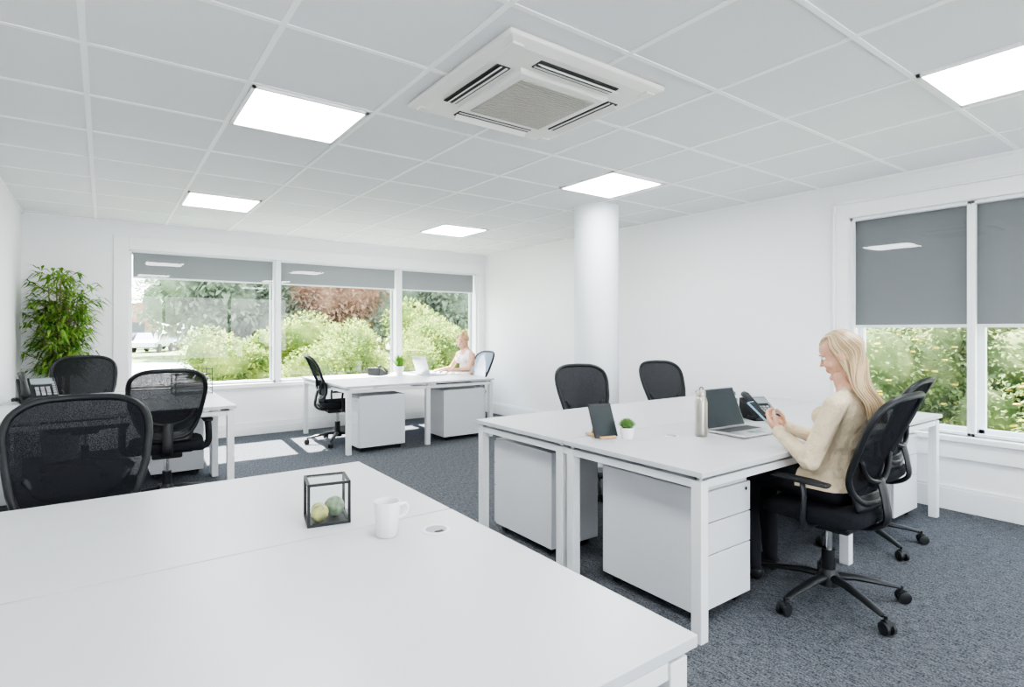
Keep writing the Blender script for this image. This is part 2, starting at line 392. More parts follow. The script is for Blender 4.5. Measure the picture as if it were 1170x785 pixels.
# AC cassette
e=empty('ceiling_air_conditioner',(1.84,2.35,H))
m=MB(); h=.49
def sq(a,z): return [(-a,-a,z),(a,-a,z),(a,a,z),(-a,a,z)]
def frustum(m,lv,mi=0):
    vs=[]
    for a,z in lv: vs+=sq(a,z)
    fs=[]
    for i in range(len(lv)-1):
        for k in range(4): l=(k+1)%4; fs.append((i*4+k,i*4+l,(i+1)*4+l,(i+1)*4+k))
    n=(len(lv)-1)*4; fs.append((n,n+1,n+2,n+3)); fs.append((3,2,1,0)); m.add(vs,fs,mi)
frustum(m,[(.47,0),(.49,-.012),(.485,-.03),(.43,-.045)])
part('fascia',m,ACW,e,bevel=.006,seg=3)
m=MB(); frustum(m,[(.285,-.04),(.285,-.062),(.275,-.068)]); part('grille_frame',m,ACW,e,bevel=.004)
m=MB(); frustum(m,[(.235,-.06),(.235,-.071)]); part('grille',m,ACG,e)
m=MB()
for i in range(24):
    q=-.23+i*.02; m.box((-.235,q-.0025,-.074),(.235,q+.0025,-.070))
part('grille_slats',m,ACG,e)
m=MB(); fl=MB()
for k in range(4):
    R=rotz(k*pi/2)
    m.obox(R@V((0,-.355,-.044)),(.50,.075,.012),R); 
    fl.obox(R@V((0,-.372,-.056)),(.49,.05,.006),R@rotx(math.radians(38)))
    fl.obox(R@V((0,-.335,-.047)),(.49,.012,.012),R)
part('air_slots',m,GAP,e,bevel=.003); part('louvre_flaps',fl,ACW,e,bevel=.002)
m=MB()
for sx in (-1,1):
    for sy in (-1,1): m.box((sx*.42-.03,sy*.42-.03,-.05),(sx*.42+.03,sy*.42+.03,-.04))
part('corner_caps',m,ACW,e,bevel=.003)

# ---------------------------------------------------------------- desks
ZT=.74
def bench(name,slabs,legs,beams):
    x0=min(s[0] for s in slabs);y0=min(s[1] for s in slabs);x1=max(s[2] for s in slabs);y1=max(s[3] for s in slabs)
    cx,cy=(x0+x1)/2,(y0+y1)/2; e=empty(name,(cx,cy,0))
    for i,s in enumerate(slabs):
        part('desk_top_%d'%(i+1),MB().box((s[0]-cx,s[1]-cy,ZT-.025),(s[2]-cx,s[3]-cy,ZT)),DESK,e,bevel=.0025)
    m=MB()
    for (x,y) in legs:
        m.box((x-.026-cx,y-.026-cy,0),(x+.026-cx,y+.026-cy,.697))
    part('legs',m,DFRAME,e,bevel=.003)
    m=MB()
    for a in beams: m.box((a[0]-cx,a[1]-cy,.662),(a[2]-cx,a[3]-cy,.697))
    part('frame_beams',m,DFRAME,e,bevel=.002)
    m=MB()
    for (x,y) in legs: m.lathe([(.014,.69),(.014,.716)],(x-cx,y-cy,0),n=10)
    part('spacers',m,ALU,e)
    return e
def std(name,x0,x1,y0,y1,sx=None,sy=None,legx=None,legy=None):
    xa=[x0]+([sx] if sx else [])+[x1]; ya=[y0]+([sy] if sy else [])+[y1]; g=.003; sl=[]
    for i in range(len(xa)-1):
        for j in range(len(ya)-1):
            sl.append((xa[i]+(g if i else 0),ya[j]+(g if j else 0),xa[i+1]-(g if i<len(xa)-2 else 0),ya[j+1]-(g if j<len(ya)-2 else 0)))
    lx=legx or [x0+.035,x1-.035]; ly=legy or [y0+.035,y1-.035]
    legs=[(a,b) for a in lx for b in ly]; b=.02; bm=[]
    for yy in ly: bm.append((min(lx),yy-b,max(lx),yy+b))
    for xx in lx: bm.append((xx-b,min(ly),xx+b,max(ly)))
    return bench(name,sl,legs,bm)
std('bench_desk',2.04,4.88,1.44,3.22,3.46,2.33,legx=[2.08,3.46,4.84],legy=[1.48,2.285,2.375,3.18])
std('bench_desk',-.66,.95,.68,2.50,None,1.655,legx=[-.62,.91],legy=[.72,1.61,1.70,2.46])
std('bench_desk',-.66,.87,4.97,6.72,None,5.85,legx=[-.62,.83],legy=[5.01,5.80,5.9,6.68])
std('bench_desk',2.10,4.02,5.90,7.55,3.09,None,legx=[2.14,3.09,3.98])

def pedestal(x,y,rz,w=.42,d=.60,h=.62):
    e=empty('drawer_pedestal',(x,y,0),rz)   # front faces local -Y
    part('carcass',MB().box((-w/2,-d/2+.02,.05),(w/2,d/2,h)),PED,e,bevel=.003)
    m=MB(); zs=[.055,.305,.455,h-.018]
    for i in range(3): m.box((-w/2+.002,-d/2,zs[i]+.002),(w/2-.002,-d/2+.018,zs[i+1]-.003))
    part('drawer_fronts',m,PED,e,bevel=.003)
    m=MB()
    for sx in (-1,1):
        for sy in (-1,1): m.lathe([(.022,-.012),(.022,.012)],(sx*(w/2-.05),sy*(d/2-.06),.022),n=14,R=roty(pi/2)); m.box((sx*(w/2-.05)-.015,sy*(d/2-.06)-.015,.03),(sx*(w/2-.05)+.015,sy*(d/2-.06)+.015,.055))
    part('castors',m,BLK,e,smooth=True)
    part('lock',MB().lathe([(.009,0),(.009,.004)],(w/2-.05,-d/2-.003,h-.05),n=12,R=rotx(pi/2)),CHROME,e)
    return e
pedestal(2.38,1.85,0)            # near woman
pedestal(2.32,2.83,pi,w=.38)
pedestal(4.57,1.86,0)
pedestal(4.57,2.83,pi)
pedestal(2.53,6.14,-pi/2,w=.38,d=.56)
pedestal(3.63,6.18,pi/2,w=.42,d=.60)
pedestal(.30,2.1,pi); pedestal(-.3,1.1,0)
pedestal(.55,6.25,pi)

# ---------------------------------------------------------------- office chair
def backy(x,z):
    t=(z-.53)/.52
    lum=.035*math.exp(-((t-.22)/.22)**2)
    return -.215+lum-.05*t-.10*t*t+.9*x*x*(1-.3*t)
def back_outline(n=48):
    out=[]
    for i in range(n):
        a=2*pi*i/n; c,s=math.cos(a),math.sin(a); p=.42
        cx=math.copysign(abs(c)**p,c); cz=math.copysign(abs(s)**p,s)
        t=(cz+1)/2; wd=.175+.075*math.sin(min(1,t*1.15)*pi/2)
        if t>.9: wd-= (t-.9)*.12
        out.append((cx*wd,.53+.52*t+(-.012*cx*cx if t>.5 else .02*cx*cx)))
    return out
def chair(x,y,rz,brot=0.0,arms=True,mat=None,s=1.0):
    e=empty('office_chair',(x,y,0),rz,s)
    fm=mat or FAB
    ol=back_outline(); n=len(ol); zc=.79
    vs=[];fs=[]; ks=[1,.85,.68,.5,.3,.12]
    for k in ks:
        for (a,b) in ol:
            X=a*k; Z=zc+(b-zc)*k; vs.append(V((X,backy(X,Z),Z)))
    vs.append(V((0,backy(0,zc),zc)))
    for r in range(len(ks)-1):
        for i in range(n): j=(i+1)%n; fs.append((r*n+i,r*n+j,(r+1)*n+j,(r+1)*n+i))
    L=(len(ks)-1)*n
    for i in range(n): fs.append((L+i,L+(i+1)%n,len(vs)-1))
    part('backrest_mesh',MB().add(vs,fs),mat or NET,e,smooth=True)
    part('backrest_frame',MB().loft([(a,backy(a,b)-.004,b) for a,b in ol],.0155,8,closed=True,up=(0,1,0)),BLK,e,smooth=True)
    m=MB()
    arc=[(-.17,backy(.17,.70)-.02,.74),(-.12,backy(.12,.66)-.03,.665),(0,backy(0,.64)-.035,.635),(.12,backy(.12,.66)-.03,.665),(.17,backy(.17,.70)-.02,.74)]
    m.loft(catmull(arc,4),[(.012,.014)]*17,8,up=(0,1,0),dome=True)
    m.loft(catmull([(0,-.02,.405),(0,-.17,.40),(0,-.255,.45),(0,-.25,.55),(0,backy(0,.64)-.035,.64)],4),[(.035,.014)]*17,10,up=(0,0,1),dome=True)
    part('back_support',m,BLK,e,smooth=True)
    vs=[];fs=[]
    for i in range(7):
        z=.505+.075*i/6
        for j in range(13):
            X=(-1+2*j/12)*(.155+.02*i/6); vs.append(V((X,backy(X,z+.02)-.012,z)))
    for i in range(6):
        for j in range(12): a=i*13+j; fs.append((a,a+1,a+14,a+13))
    o=part('lower_shell',MB().add(vs,fs),BLK,e,smooth=True); sm=o.modifiers.new('s','SOLIDIFY'); sm.thickness=.012
    vs=[];fs=[]; rings=[(0.90,.425),(1.0,.435),(1.03,.46),(1.0,.488),(.9,.500),(.6,.503),(.25,.500)]
    nn=40
    for k,z in rings:
        for i in range(nn):
            a=2*pi*i/nn; c,sn=math.cos(a),math.sin(a); p=.5
            X=math.copysign(abs(c)**p,c)*.245*k; Y=math.copysign(abs(sn)**p,sn)*.235*k
            zz=z-(max(0,Y-.15)*.35 if z>.45 else max(0,Y-.15)*.2)
            vs.append(V((X,Y+.02,zz)))
    for r in range(len(rings)-1):
        for i in range(nn): j=(i+1)%nn; fs.append((r*nn+i,r*nn+j,(r+1)*nn+j,(r+1)*nn+i))
    fs.append(tuple(reversed(range(nn)))); fs.append(tuple((len(rings)-1)*nn+i for i in range(nn)))
    part('seat',MB().add(vs,fs),fm,e,smooth=True)
    m=MB().box((-.17,-.15,.405),(.17,.17,.43)); m.box((-.10,-.13,.365),(.10,.11,.41))
    part('seat_mechanism',m,BLK,e,bevel=.012,seg=3)
    part('tilt_lever',MB().loft([(.09,.03,.385),(.22,.04,.385)],.007,8).ell((.235,.04,.385),(.025,.012,.008)),BLK,e,smooth=True)
    m=MB().lathe([(.031,.10),(.031,.25)],n=20); m.lathe([(.017,.24),(.017,.38)],n=16,mi=1); m.lathe([(.055,.075),(.05,.12),(.032,.15)],n=20)
    part('gas_lift',m,[BLK,CHROME],e,smooth=True)
    m=MB(); w=MB(); R=.34
    for k in range(5):
        a=brot-rz+2*pi*k/5; d=V((math.cos(a),math.sin(a),0)); sd=V((-d.y,d.x,0))
        m.loft([d*.03+V((0,0,.115)),d*.12+V((0,0,.112)),d*.24+V((0,0,.092)),d*(R-.015)+V((0,0,.075))],[(.027,.018),(.025,.016),(.021,.013),(.017,.010)],10,up=(0,0,1),dome=True)
        m.lathe([(.008,.045),(.008,.08)],d*R,n=8)
        Rw=Matrix((d,V((0,0,1)),sd)).transposed()
        for sg in (-1,1):
            w.lathe([(.020,-.010),(.0285,-.007),(.0285,.007),(.020,.010)],d*(R+.008)+sd*.017*sg+V((0,0,.0285)),n=18,R=Rw)
        w.lathe([(.024,-.012),(.024,.012)],d*(R+.004)+V((0,0,.040)),n=14,R=Rw)
    part('star_base',m,BLK,e,smooth=True); part('castors',w,BLK,e,smooth=True)
    if arms:
        for sg,nm in ((-1,'armrest_left'),(1,'armrest_right')):
            m=MB()
            m.loft(catmull([(sg*.12,.0,.415),(sg*.235,.0,.41),(sg*.285,-.005,.45),(sg*.285,-.01,.56),(sg*.28,0,.625)],4),[(.024,.011)]*17,10,up=(0,1,0),dome=True)
            m.loft([(sg*.275,-.11,.632),(sg*.278,-.02,.637),(sg*.272,.08,.637),(sg*.262,.14,.632)],[(.034,.011),(.041,.014),(.041,.014),(.034,.011)],12,up=(0,0,1),dome=True)
            part(nm,m,BLK,e,smooth=True)
    return e
r_=math.radians
chair(2.94,1.34,r_(2),brot=r_(29))            # woman's
chair(3.95,1.60,r_(6),brot=r_(-50))
chair(3.35,3.42,r_(160),brot=.3,s=.98)
chair(4.42,3.38,r_(165),brot=.5,s=.98)
chair(-.09,2.72,pi+r_(-2),brot=.2)
chair(.40,5.12,r_(-3),brot=.4)
chair(-.14,6.66,pi+r_(2),brot=.1,s=1.03)
chair(2.28,6.70,-pi/2+r_(-6),brot=.4)
chair(4.34,7.05,pi/2,brot=.2,mat=GREYFAB,s=.98)

# ---------------------------------------------------------------- people
def hand(mb,wr,f,n,thumb_side,curl=(25,35,25),sc=1.0,spread=1.0,tcurl=.4):
    f=V(f).normalized(); n=V(n); n=(n-f*n.dot(f)).normalized(); s=f.cross(n)*thumb_side; wr=V(wr)
    for k,o in enumerate((.027,.009,-.009,-.026)):
        b=wr+s*o*.6*sc; kn=wr+f*(.082-(.006 if k==3 else 0)-(.002 if k==0 else 0))*sc+s*o*spread*sc
        mb.loft([b,wr+f*.045*sc+s*o*.95*sc,kn],[.012*sc,.0135*sc,.0105*sc],8,up=n,dome=True)
        L=[(.041,.025,.019),(.045,.028,.020),(.042,.026,.020),(.033,.020,.018)][k]
        a=0; p=kn; P=[p]; 
        for j in range(3):
            a+=math.radians(curl[j]); d=f*math.cos(a)+n*math.sin(a); p=p+d*L[j]*sc; P.append(p)
        mb.loft(P,[.0095*sc,.0088*sc,.0080*sc,.0068*sc],8,up=s,dome=True)
    mb.ell(wr+f*.04*sc+n*.006*sc,(.02*sc,.02*sc,.02*sc),n=10)
    t0=wr+f*.018*sc+s*.018*sc+n*.006*sc
    d1=(s*.75+f*.6+n*.35).normalized(); d2=(f*.85+s*.25+n*tcurl).normalized(); d3=(f*.85-s*.05+n*(tcurl+.15)).normalized()
    P=[t0,t0+d1*.035*sc,t0+d1*.035*sc+d2*.030*sc,t0+d1*.035*sc+d2*.030*sc+d3*.024*sc]
    mb.loft(P,[.013*sc,.0115*sc,.0095*sc,.0078*sc],8,up=n,dome=True)
    return t0
def head(parent,Mh):
    m=MB()
    m.ell((0,-.008,.035),(.071,.090,.082),n=24)
    m.ell((0,.022,-.01),(.060,.064,.075),n=20)
    m.loft([(0,.03,-.02),(0,.04,-.06),(0,.055,-.088)],[(.056,.05),(.045,.038),(.024,.022)],16,up=(0,1,0),dome=True)
    m.ell((0,.074,-.092),(.018,.015,.014),n=12)
    m.ell((0,.070,.045),(.050,.020,.035),n=14)
    m.loft([(0,.084,.018),(0,.092,.0),(0,.101,-.018)],[(.006,.006),(.007,.007),(.009,.009)],8,up=(0,1,0),dome=True)
    m.ell((0,.103,-.020),(.0095,.009,.008),n=10)
    for sx in (-1,1):
        m.ell((sx*.009,.094,-.023),(.007,.008,.006),n=8)
        m.ell((sx*.037,.062,-.025),(.022,.024,.024),n=12)
        m.ell((sx*.030,.081,.026),(.018,.008,.006),n=10)
        m.ell((sx*.073,-.005,-.005),(.008,.018,.031),n=12)
    m.ell((0,.0825,-.047),(.020,.009,.0055),n=12); m.ell((0,.081,-.057),(.018,.009,.006),n=12)
    m.ell((0,.079,-.052),(.024,.010,.016),n=12)
    m.loft([(0,-.005,-.02),(0,-.012,-.09),(0,-.03,-.16)],[(.052,.052),(.048,.05),(.052,.052)],16,up=(0,1,0),dome=True)
    mm=MB().merge(m,Mh)
    inv=Mh.inverted()
    def asg(c):
        q=inv@c
        return 1 if (abs(q.x)<.021 and q.y>.084 and -.063<q.z<-.042) else 0
    remesh('head',mm,.0042,3,[SKIN,LIPS],parent,asg)
    m=MB()
    for sx in (-1,1):
        m.ell((sx*.030,.077,.008),(.014,.0105,.009),n=12,mi=0)
        m.ell((sx*.030,.0855,.007),(.0055,.0035,.0055),n=10,mi=1)
        m.loft([(sx*.016,.090,.027),(sx*.03,.091,.031),(sx*.046,.081,.026)],[.0022,.003,.0015],6,mi=2,dome=True)
        m.loft([(sx*.017,.087,.014),(sx*.03,.0895,.0175),(sx*.045,.080,.012)],[.002,.0025,.002],6,mi=3,dome=True)
    part('eyes_and_brows',MB().merge(m,Mh),[EYEW,IRIS,BROW,SKIN],parent,smooth=True)
def E(th,el,k=1.0):
    return V((math.sin(th)*math.cos(el)*.080*k, math.cos(th)*math.cos(el)*.098*k-.008, .033+math.sin(el)*.093*k))
def hair_long(parent,Mh,mats):
    m=MB()
    m.ell((0,-.020,.036),(.076,.084,.087),n=24)
    mm=MB().merge(m,Mh)
    mm.loft([Mh@V((0,-.045,.04)),Mh@V((0,-.055,-.04)),V((0,-.10,1.10)),V((0,-.152,1.0)),V((0,-.168,.93))],[(.068,.045),(.07,.04),(.078,.034),(.072,.020),(.05,.012)],16,up=(0,1,0),dome=True)
    remesh('hair_mass',mm,.007,3,[mats[0]],parent)
    s=MB()
    N=620
    for i in range(N):
        sg=1 if i%2 else -1; u=(i+.5)/N; th=r_(66+114*u); y0=.078-.135*u+rnd(-.004,.004); k=rnd(1.0,1.035)
        z0=.033+.093*math.sqrt(max(0,1-((y0+.008)/.098)**2))
        p0=V((sg*.003,y0,z0*k))
        a1=E(th*.88,r_(50),k); a2=E(th,r_(12),k); a3=E(min(pi,th*1.12),r_(-26),k)
        for a in (a1,a2,a3): a.x*=sg
        P=[Mh@p0,Mh@a1,Mh@a2,Mh@a3]
        q=math.sin(th); xx=sg*q*.088+rnd(-.003,.003); yy=-.112-.045*(1-q)+rnd(-.006,.006)
        P+=[V((xx,yy+.012,1.085)),V((xx*.95,yy-.042,1.0)),V((xx*.78+rnd(-.006,.006),yy-.055,rnd(.905,.945)))]
        C=catmull(P,4); n=len(C)
        s.loft(C,[.0036*(1-.55*j/n) for j in range(n)],5,mi=random.choice((0,0,1,1,2)))
    part('hair_strands',s,mats,parent,smooth=True)
def hair_bun(parent,Mh,mats):
    m=MB(); m.ell((0,-.020,.036),(.077,.086,.088),n=24); m.ell((0,-.085,.105),(.04,.038,.036),n=16)
    remesh('hair_mass',MB().merge(m,Mh),.006,2,[mats[0]],parent)
    s=MB(); B=V((0,-.085,.105))
    for i in range(260):
        sg=random.choice((-1,1)); th=r_(rnd(30,178)); k=rnd(1.02,1.05)
        el0=r_(rnd(-25,0)) if th>1.4 else r_(rnd(22,45))
        a0=E(th,el0,k); a1=E(th*1.05,el0+(r_(60)-el0)*.5,k)
        for a in (a0,a1): a.x*=sg
        C=catmull([a0,a1,B+V((rnd(-.03,.03),rnd(-.01,.03),rnd(-.02,.03)))],4)
        s.loft([Mh@c for c in C],[.0035]*len(C),5,mi=random.choice((0,1,2)))
    for i in range(60):
        a=rnd(0,2*pi); b=rnd(-.8,.8); C=[B+V((.041*math.cos(a+t*.5)*math.cos(b),.039*math.sin(b),.037*math.sin(a+t*.5)*math.cos(b))) for t in range(5)]
        s.loft([Mh@c for c in C],[.004]*5,5,mi=random.choice((0,1,2)))
    part('hair_strands',s,mats,parent,smooth=True)
def woman(loc,rz,P):
    e=empty('woman',loc,rz)
    b=MB()
    sh=P['sh']; nk=P['neck']; L=P.get('loose',1.0)
    b.loft([(0,.01,.53),(0,.01,.60),(0,.01,.68),(0,.0,.76),(0,-.02,.86),(0,sh*.8,.94),(0,sh,1.0),(0,sh,1.035)],
       [(.15,.10),(.178,.115),(.155*L,.105*L),(.128*L*L,.094*L*L),(.142*L,.104*L),(.155*L,.102*L),(.140,.082),(.075,.06)],20,up=(0,1,0),dome=True)
    for sx in (-1,1):
        b.ell((sx*.062,sh*.6+.085,.915),(.055,.048,.052),n=14)
        b.ell((sx*.09,-.01,.58),(.09,.09,.085),n=14)
        b.loft([(sx*.05,sh,1.02),(sx*.125,sh,1.005),(sx*.165,sh,.985)],[.045,.046,.046],12,dome=True)
        b.loft([(sx*.09,0,.585),(sx*.10,.20,.585),(sx*.10,.40,.575)],[.088,.078,.060],14,up=(0,0,1),dome=True)
        b.loft([(sx*.10,.40,.575),(sx*.10,.42,.40),(sx*.095,.40,.25),(sx*.09,.39,.10)],[.058,.056,.052,.040],14,dome=True)
        b.loft([(sx*.09,.365,.045),(sx*.09,.44,.045),(sx*.095,.54,.030),(sx*.095,.58,.025)],[(.032,.043),(.036,.038),(.040,.026),(.030,.020)],12,up=(0,0,1),dome=True)
    b.loft([(0,nk[0][1],nk[0][2]),nk[1]],[(.052,.05),(.047,.047)],14,up=(0,1,0),dome=True)
    fat=P['sleeve']
    for A in P['arms']:
        s0,el,wr=[V(q) for q in A]
        r=[.052,.050,.048,.040,.031] if fat else [.043,.036,.034,.029,.022]
        b.loft([s0,s0.lerp(el,.5),el],r[:3],12,dome=True); b.loft([el,el.lerp(wr,.35),wr],[r[2],r[3]+.003,r[4]],12,dome=True)
    remesh('body',b,.0085,4,[P['top'],TROU,SHOE,SKIN],e,P['assign'],P.get('cuts',()))
    hm=MB()
    for h in P['hands']: hand(hm,*h)
    remesh('hands',hm,.0034,2,[SKIN],e)
    Mh=Matrix.Translation(V(P['head']))@Matrix.Rotation(P['turn'],4,'Z')@Matrix.Rotation(P['tilt'],4,'X')
    head(e,Mh)
    (hair_long if P['hair']=='long' else hair_bun)(e,Mh,P['hm'])
    return e,Mh
def as1(c):
    if c.z<.062: return 2
    if c.z>1.045 and abs(c.x)<.06: return 3
    if c.z>.69: return 0
    if c.z>.575 and c.y<.13: return 0
    return 1
w1,Mh=woman((2.95,1.30,0),r_(2),dict(sh=-.06,neck=[(0,-.055,1.02),(0,-.02,1.12)],sleeve=True,loose=1.05,top=BLOUSE,assign=as1,
  cuts=[((0,0,.575),(0,0,1)),((0,.13,0),(0,1,0)),((0,0,.69),(0,0,1)),((0,0,1.045),(0,0,1))],
  arms=[((-.168,-.055,.985),(-.235,.03,.72),(-.105,.240,.815)),((.168,-.055,.985),(.235,.05,.72),(.045,.265,.815))],
  hands=[((-.100,.250,.820),(.30,.80,.52),(.55,-.35,.45),-1,(28,38,30),.95),((.036,.278,.822),(-.42,.75,.45),(-.6,-.30,.45),1,(35,45,30),.95)],
  head=(0,-.02,1.215),turn=r_(14),tilt=r_(-18),hair='long',hm=HAIRS))
R=rotz(.12)@rotx(r_(42)); pc=V((-.045,.372,.895))
part('smartphone',MB().obox(pc,(.075,.155,.009),R).obox(pc+R@V((0,0,.0052)),(.068,.145,.001),R,mi=1),[PHB,SCREEN],w1,bevel=.003)
c=MB(); 
for A,Bp in (((-.112,.228,.810),(-.098,.254,.822)),((.054,.252,.809),(.036,.278,.822))):
    c.loft([A,Bp],[.035,.033],14,dome=False)
part('blouse_cuffs',c,BLOUSE,w1,smooth=True,bevel=.004)
cl=[]
for i in range(24):
    a=2*pi*i/24; cl.append((.056*math.cos(a),-.052+.056*math.sin(a),1.043+(.0 if math.sin(a)>0 else .022*-math.sin(a))-.02*max(0,math.sin(a))))
part('blouse_collar',MB().loft(cl,(.006),8,closed=True,up=(0,0,1)),BLOUSE,w1,smooth=True)
def as2(c):
    if c.z<.062: return 2
    if c.z>.70:
        if abs(c.x)>.135: return 3
        if c.z>.995 and abs(c.x)<.055: return 3
        if c.z>1.07: return 3
        if c.y>.20: return 3
        return 0
    if c.z>.62 and c.y<.20: return 0
    return 1
w2,_=woman((4.31,7.05,0),pi/2+r_(6),dict(sh=.02,neck=[(0,.02,1.0),(0,.045,1.09)],sleeve=False,top=TANK,assign=as2,
  cuts=[((0,0,.995),(0,0,1)),((.055,0,0),(1,0,0)),((-.055,0,0),(1,0,0)),((.135,0,0),(1,0,0)),((-.135,0,0),(1,0,0))],
  arms=[((-.160,.02,.975),(-.21,.13,.79),(-.11,.36,.785)),((.160,.02,.975),(.21,.13,.79),(.11,.36,.785))],
  hands=[((-.105,.37,.785),(.25,1,.02),(0,0,-1),1,(10,20,15),.95),((.105,.37,.785),(-.25,1,.02),(0,0,-1),-1,(10,20,15),.95)],
  head=(0,.065,1.18),turn=r_(10),tilt=r_(-22),hair='bun',hm=HAIRS2))

# ---------------------------------------------------------------- desk objects
def laptop(x,y,rz,ang=105,w=.36,d=.245,lidmat=ALU):
    e=empty('laptop',(x,y,ZT+.001),rz)
    part('base',MB().box((-w/2,-d/2,.002),(w/2,d/2,.016)),ALU,e,bevel=.004)
    m=MB(); kw=(w-.05)/13
    for r in range(5):
        for k in range(13): m.box((-w/2+.025+k*kw+.0015,d/2-.035-(r+1)*.019+.0015,.016),(-w/2+.025+(k+1)*kw-.0015,d/2-.035-r*.019-.0015,.0175))
    part('keyboard',m,KEYS,e)
    part('trackpad',MB().box((-.05,-d/2+.012,.016),(.05,-d/2+.075,.0166)),SCRG,e)
    a=r_(ang-90); Rm=rotx(-a); hy=V((0,d/2-.004,.014)); 
    l=MB().obox(hy+Rm@V((0,0,d/2)),(w,.006,d),Rm); part('lid',l,lidmat,e,bevel=.003)
    part('screen',MB().obox(hy+Rm@V((0,-.0036,d/2)),(w-.012,.001,d-.012),Rm),SCREEN,e)
laptop(3.05,1.865,r_(-3),112)
laptop(3.62,6.85,pi/2+r_(4),108)
def phone(x,y,rz,z=ZT,sc=1.0):
    e=empty('desk_phone',(x,y,z),rz,sc)
    vs=[(-.10,-.10,0),(.10,-.10,0),(.10,.09,0),(-.10,.09,0),(-.10,-.10,.018),(.10,-.10,.018),(.10,.09,.105),(-.10,.09,.105)]
    part('phone_body',MB().add(vs,[(0,3,2,1),(4,5,6,7),(0,1,5,4),(1,2,6,5),(2,3,7,6),(3,0,4,7)]),BLK,e,bevel=.008,seg=3)
    a=math.atan2(.087,.19); R=rotx(a)
    def on(x,t,hh): return V((x,-.10,.018))+R@V((0,t,hh))
    m=MB()
    for r in range(4):
        for k in range(3): m.obox(on(-.005+k*.028,.035+r*.021,.003),(.020,.013,.005),R)
    for r in range(6): m.obox(on(.082,.035+r*.022,.003),(.016,.012,.004),R)
    part('keys',m,KEYG,e,bevel=.001)
    part('display',MB().obox(on(.025,.160,.003),(.115,.055,.004),R),SCRG,e)
    m=MB(); m.loft([on(-.072,.005,.022),on(-.072,.03,.034),on(-.072,.10,.040),on(-.072,.165,.034),on(-.072,.195,.022)],[(.024,.016),(.021,.014),(.017,.010),(.021,.014),(.024,.016)],12,up=(0,0,1),dome=True)
    part('handset',m,BLK,e,smooth=True)
    pts=[]
    for i in range(90):
        t=i/89; pts.append(V((-.075-.06*math.sin(t*pi),-.10-.03*math.sin(pi*t)+.10*t,.012+.0))+V((0,.006*math.cos(i*1.3),.008+.006*math.sin(i*1.3))))
    part('coiled_cord',MB().loft(pts,.0022,5),BLK,e,smooth=True)
phone(-.45,6.20,r_(12),sc=(1.3,1.25,1.9))
phone(3.40,2.28,pi+r_(-25),sc=(1,1,1.45)); phone(3.62,2.10,r_(-25),sc=(1,1,1.35)); phone(3.02,7.25,r_(120))
def tablet(x,y,rz):
    e=empty('tablet_on_stand',(x,y,ZT),rz)
    R=rotx(r_(-24)); c=V((0,0,.005))+R@V((0,0,.098))
    part('tablet',MB().obox(c,(.15,.012,.195),R),BLK,e,bevel=.004)
    part('screen',MB().obox(c+R@V((0,-.0065,0)),(.13,.001,.17),R),SCREEN,e)
    m=MB().obox((0,.06,.008),(.10,.17,.012),rotz(0)); m.obox((0,.085,.07),(.06,.008,.14),rotx(r_(25)))
    part('stand',m,WOOD,e,bevel=.002)
tablet(2.27,2.22,r_(-12))
def succulent(x,y):
    e=empty('potted_succulent',(x,y,ZT))
    part('pot',MB().lathe([(.030,0),(.040,.05),(.041,.062),(.036,.062),(.034,.05)],n=28),CERAM,e,smooth=True)
    part('soil',MB().lathe([(.035,.045),(.035,.055)],n=20),SOIL,e)
    m=MB()
    for k in range(70):
        a=k*2.4; t=k/70; el=r_(15+65*(1-t))
        d=V((math.cos(a)*math.cos(el*.9+.1),math.sin(a)*math.cos(el*.9+.1),math.sin(el*.9+.1)))
        m.loft([V((0,0,.055)),V((0,0,.058))+d*.03,V((0,0,.058))+d*.055],[(.004,.003),(.009,.004),(.002,.001)],6,up=(0,0,1),dome=True)
    part('leaves',m,SUCC,e,smooth=True)
succulent(2.36,2.15)
e=empty('steel_bottle',(2.755,1.95,ZT))
part('bottle_body',MB().lathe([(.030,0),(.034,.004),(.035,.02),(.035,.19),(.030,.215),(.024,.225)],n=32),STEEL,e,smooth=True)
part('bottle_cap',MB().lathe([(.024,.222),(.025,.228),(.025,.258),(.021,.263)],n=28),STEEL,e,smooth=True)
part('cap_loop',MB().loft([(.018*math.cos(t*pi/8),0,.262+.018*math.sin(t*pi/8)) for t in range(9)],.003,6),BLK,e,smooth=True)
# glass box with decorative balls
e=empty('glass_display_box',(.575,1.79,ZT),r_(-11)); a=.060; hh=.132; t=.0042
m=MB()
for sx in (-1,1):
    for sy in (-1,1): m.box((sx*a-t,sy*a-t,0),(sx*a+t,sy*a+t,hh))
for z in (0,hh-.008):
    for sg in (-1,1): m.box((-a-t,sg*a-t,z),(a+t,sg*a+t,z+.008)).box((sg*a-t,-a-t,z),(sg*a+t,a+t,z+.008))
m.box((-a,-a,0),(a,a,.003))
part('metal_frame',m,BLK,e,bevel=.001)
g=MB()
for sg in (-1,1):
    g.add([(-a,sg*a,.007),(a,sg*a,.007),(a,sg*a,hh-.007),(-a,sg*a,hh-.007)],[(0,1,2,3)])
    g.add([(sg*a,-a,.007),(sg*a,a,.007),(sg*a,a,hh-.007),(sg*a,-a,hh-.007)],[(0,1,2,3)])
g.add([(-a,-a,hh-.002),(a,-a,hh-.002),(a,a,hh-.002),(-a,a,hh-.002)],[(0,1,2,3)])
part('glass_sides',g,GLASS,e)
part('decor_balls',MB().ell((-.024,-.022,.031),.027,n=20).ell((.024,.012,.036),.032,n=20,mi=1).ell((-.022,.034,.026),.022,n=20),[GLASSY,MOSS2],e,smooth=True)
